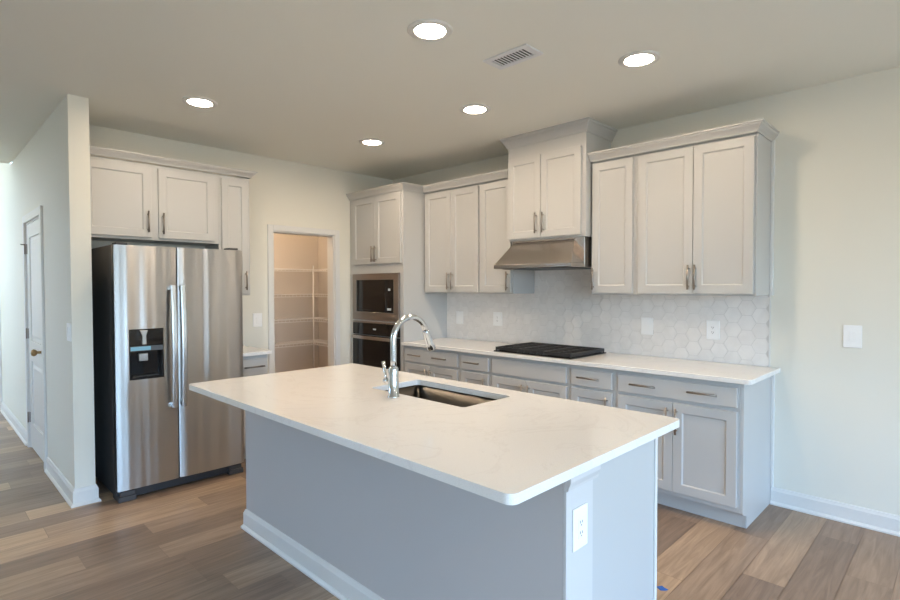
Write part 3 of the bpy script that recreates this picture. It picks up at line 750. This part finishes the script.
# ------------------------------------------------------------------ island
IX0, IX1, IY0, IY1 = 1.788, 4.068, -2.944, -1.830
BX0, BX1, BY0, BYM, BY1 = 1.800, 4.0255, -2.620, -2.460, -1.915
SK = (2.612, 3.295, -2.300, -1.955)        # sink opening
PX = 4.000                                   # cabinet end panel plane
t = thing('kitchen_island', ((BX0+BX1)/2, (BY0+BY1)/2, 0), 'long kitchen island with shade-darkened panelled seating side and white end post', 'island')
obj('knee_wall', BX((BX0, BX1-.012, BY0, BYM, .0005, .8835)), M_wall_shaded, t)
obj('end_post', BX((BX1-.0118, BX1, BY0, BYM, .0005, .8835)), M_post, t, .0015)
bm = bmesh.new()
CP = [(BX1, .822), (BX1+.006, .824), (BX1+.008, .834), (BX1+.013, .846), (BX1+.015, .852), (BX1+.015, .8836), (BX1, .8836)]
prism(bm, [(BX1+.0002+(x-BX1), z) for x, z in CP], 'y', BY0+.0, BYM+.022)
obj('post_cap_moulding', bm, M_post, t)
obj('end_panel', BX((PX-.018, PX, BYM+.0005, BY1, .0005, .8835)), M_cab, t, .001)
obj('corner_strip', BX((PX+.0004, PX+.007, BY1-.019, BY1, .0005, .8834)), M_trim, t, .001)
obj('cabinet_body', BX((BX0, SK[0]-.03, BYM+.0005, BY1, .11, .8835), (SK[1]+.03, PX-.0185, BYM+.0005, BY1, .11, .8835), (SK[0]-.03, SK[1]+.03, BYM+.0005, BY1, .11, .60),
                        (SK[0]-.03, SK[1]+.03, BYM+.0005, BYM+.03, .60, .8835), (SK[0]-.03, SK[1]+.03, BY1-.018, BY1, .60, .8835)), M_cab, t)
obj('toe_kick', BX((BX0, PX-.0185, BYM+.001, BY1-.075, .001, .1095)), M_cab, t)
u = BX0+.02
for wd, kind in ((.44, 1), (.86, 2), (.44, 1), (.385, 1)):
    for k in range(kind):
        a0 = u+wd/kind*k+.004; a1 = u+wd/kind*(k+1)-.004
        o = obj('door', shaker(FI, a0, a1, BY1+.0003, .13, .72), M_cab, t, .0015); handle(FI, a1-.03 if k == 0 else a0+.03, .60, BY1+.02, .165, True, o)
    o = obj('drawer', slab(FI, u+.004, u+wd-.004, BY1+.0003, .735, .86), M_cab, t, .002)
    if kind == 1: handle(FI, u+wd/2, .80, BY1+.02, .175, False, o)
    u += wd
obj('baseboard', sweep_profile(bmesh.new(), [(BX0, BYM), (BX0, BY0), (BX1, BY0), (BX1, BYM)], BASEP, .0005), M_trim, t)
counter('countertop', IX0, IX1, IY0, IY1, .884, .914, .028, 'large white quartz countertop of the kitchen island with the sink cut-out', hole=(*SK, .02))
class FrE(Fr):
    def p(s, u, o, z): return (BX1+o, u, z)
plate(FrE('E'), -2.588, -2.504, .624, .757, 'outlet', 'white outlet on the end post of the kitchen island')
# sink
def sink():
    x0, x1, y0, y1 = SK; zt = .8836; zb = .66; rr = .03
    t = thing('undermount_sink', ((x0+x1)/2, (y0+y1)/2, zb), 'single-bowl undermount stainless steel sink in the kitchen island', 'sink')
    def ring(ins, z, r_):
        a0, a1, b0, b1 = x0-.004+ins, x1+.004-ins, y0-.004+ins, y1+.004-ins; pts = []
        for cx, cy, an in ((a0, b0, 180), (a1, b0, 270), (a1, b1, 0), (a0, b1, 90)):
            ox = cx+r_*(1 if cx == a0 else -1); oy = cy+r_*(1 if cy == b0 else -1)
            for k in range(7):
                q = math.radians(an+15*k); pts.append((ox+r_*math.cos(q), oy+r_*math.sin(q), z))
        return pts
    bm = bmesh.new()
    L_ = [ring(-.018, zt, .03), ring(0, zt, .02), ring(.002, zb+.03, .02), ring(.008, zb+.010, .024), ring(.024, zb+.002, .03), ring(.10, zb, .04)]
    R_ = [[bm.verts.new(p) for p in q] for q in L_]
    for i in range(len(R_)-1):
        for k in range(28):
            j = (k+1) % 28; f = bm.faces.new((R_[i][k], R_[i][j], R_[i+1][j], R_[i+1][k])); f.smooth = i > 0
    bm.faces.new(R_[-1])
    obj('basin', bm, M_sink, t)
    obj('drain', lathe(bmesh.new(), [(.045, .0005), (.043, .003), (.03, .002), (.028, .0008), (.003, .0006)], ((x0+x1)/2, (y0+y1)/2, zb), 28), M_chrome, t)
sink()
# faucet
def faucet():
    x, y, z = 2.897, -2.374, .9145
    t = thing('kitchen_faucet', (x, y, z), 'tall chrome gooseneck pull-down faucet on the kitchen island', 'faucet')
    obj('base', lathe(bmesh.new(), [(.030, 0), (.030, .006), (.0255, .010), (.0245, .10), (.0245, .140), (.022, .146), (.016, .150)], (x, y, z), 32), M_chrome, t)
    R_ = .110; zc = 1.190; pts = [(x, y, z+.148)]+[(x, y, z+.148+(zc-z-.148)*k/4) for k in range(1, 4)]
    for k in range(0, 23):
        an = math.radians(180-k*7.3); pts.append((x, y+R_+R_*math.cos(an), zc+R_*math.sin(an)))
    obj('spout', tube(bmesh.new(), pts, .0150, 20), M_chrome, t)
    e = Vector(pts[-1]); d = (e-Vector(pts[-2])).normalized()
    o = obj('spray_head', tube(bmesh.new(), [e-d*.002, e+d*.004, e+d*.02, e+d*.07, e+d*.105, e+d*.108], [.0155, .0175, .0180, .0205, .0225, .019], 24), M_chrome, t)
    q = e+d*.045+Vector((0, .0185, 0)); obj('spray_button', tube(bmesh.new(), [q-d*.02, q-d*.018, q+d*.018, q+d*.02], [.003, .006, .006, .003], 12), M_dkplas, o)
    bm = tube(bmesh.new(), [(x-.022, y, z+.074), (x-.068, y, z+.074)], .0125, 20); 
    tube(bm, [(x-.060, y, z+.080), (x-.063, y, z+.095), (x-.080, y, z+.168)], [.006, .0065, .0100], 14)
    obj('handle', bm, M_chrome, t)
faucet()
# scrap of blue tape on the floor
bm = prism(bmesh.new(), [(3.835, -1.515), (3.860, -1.532), (3.878, -1.518), (3.886, -1.502), (3.866, -1.498), (3.852, -1.490)], 'z', .0008, .003)
tag(obj('tape_scrap', bm, M_blue), 'tiny scrap of blue tape on the floor right of the island', 'tape')
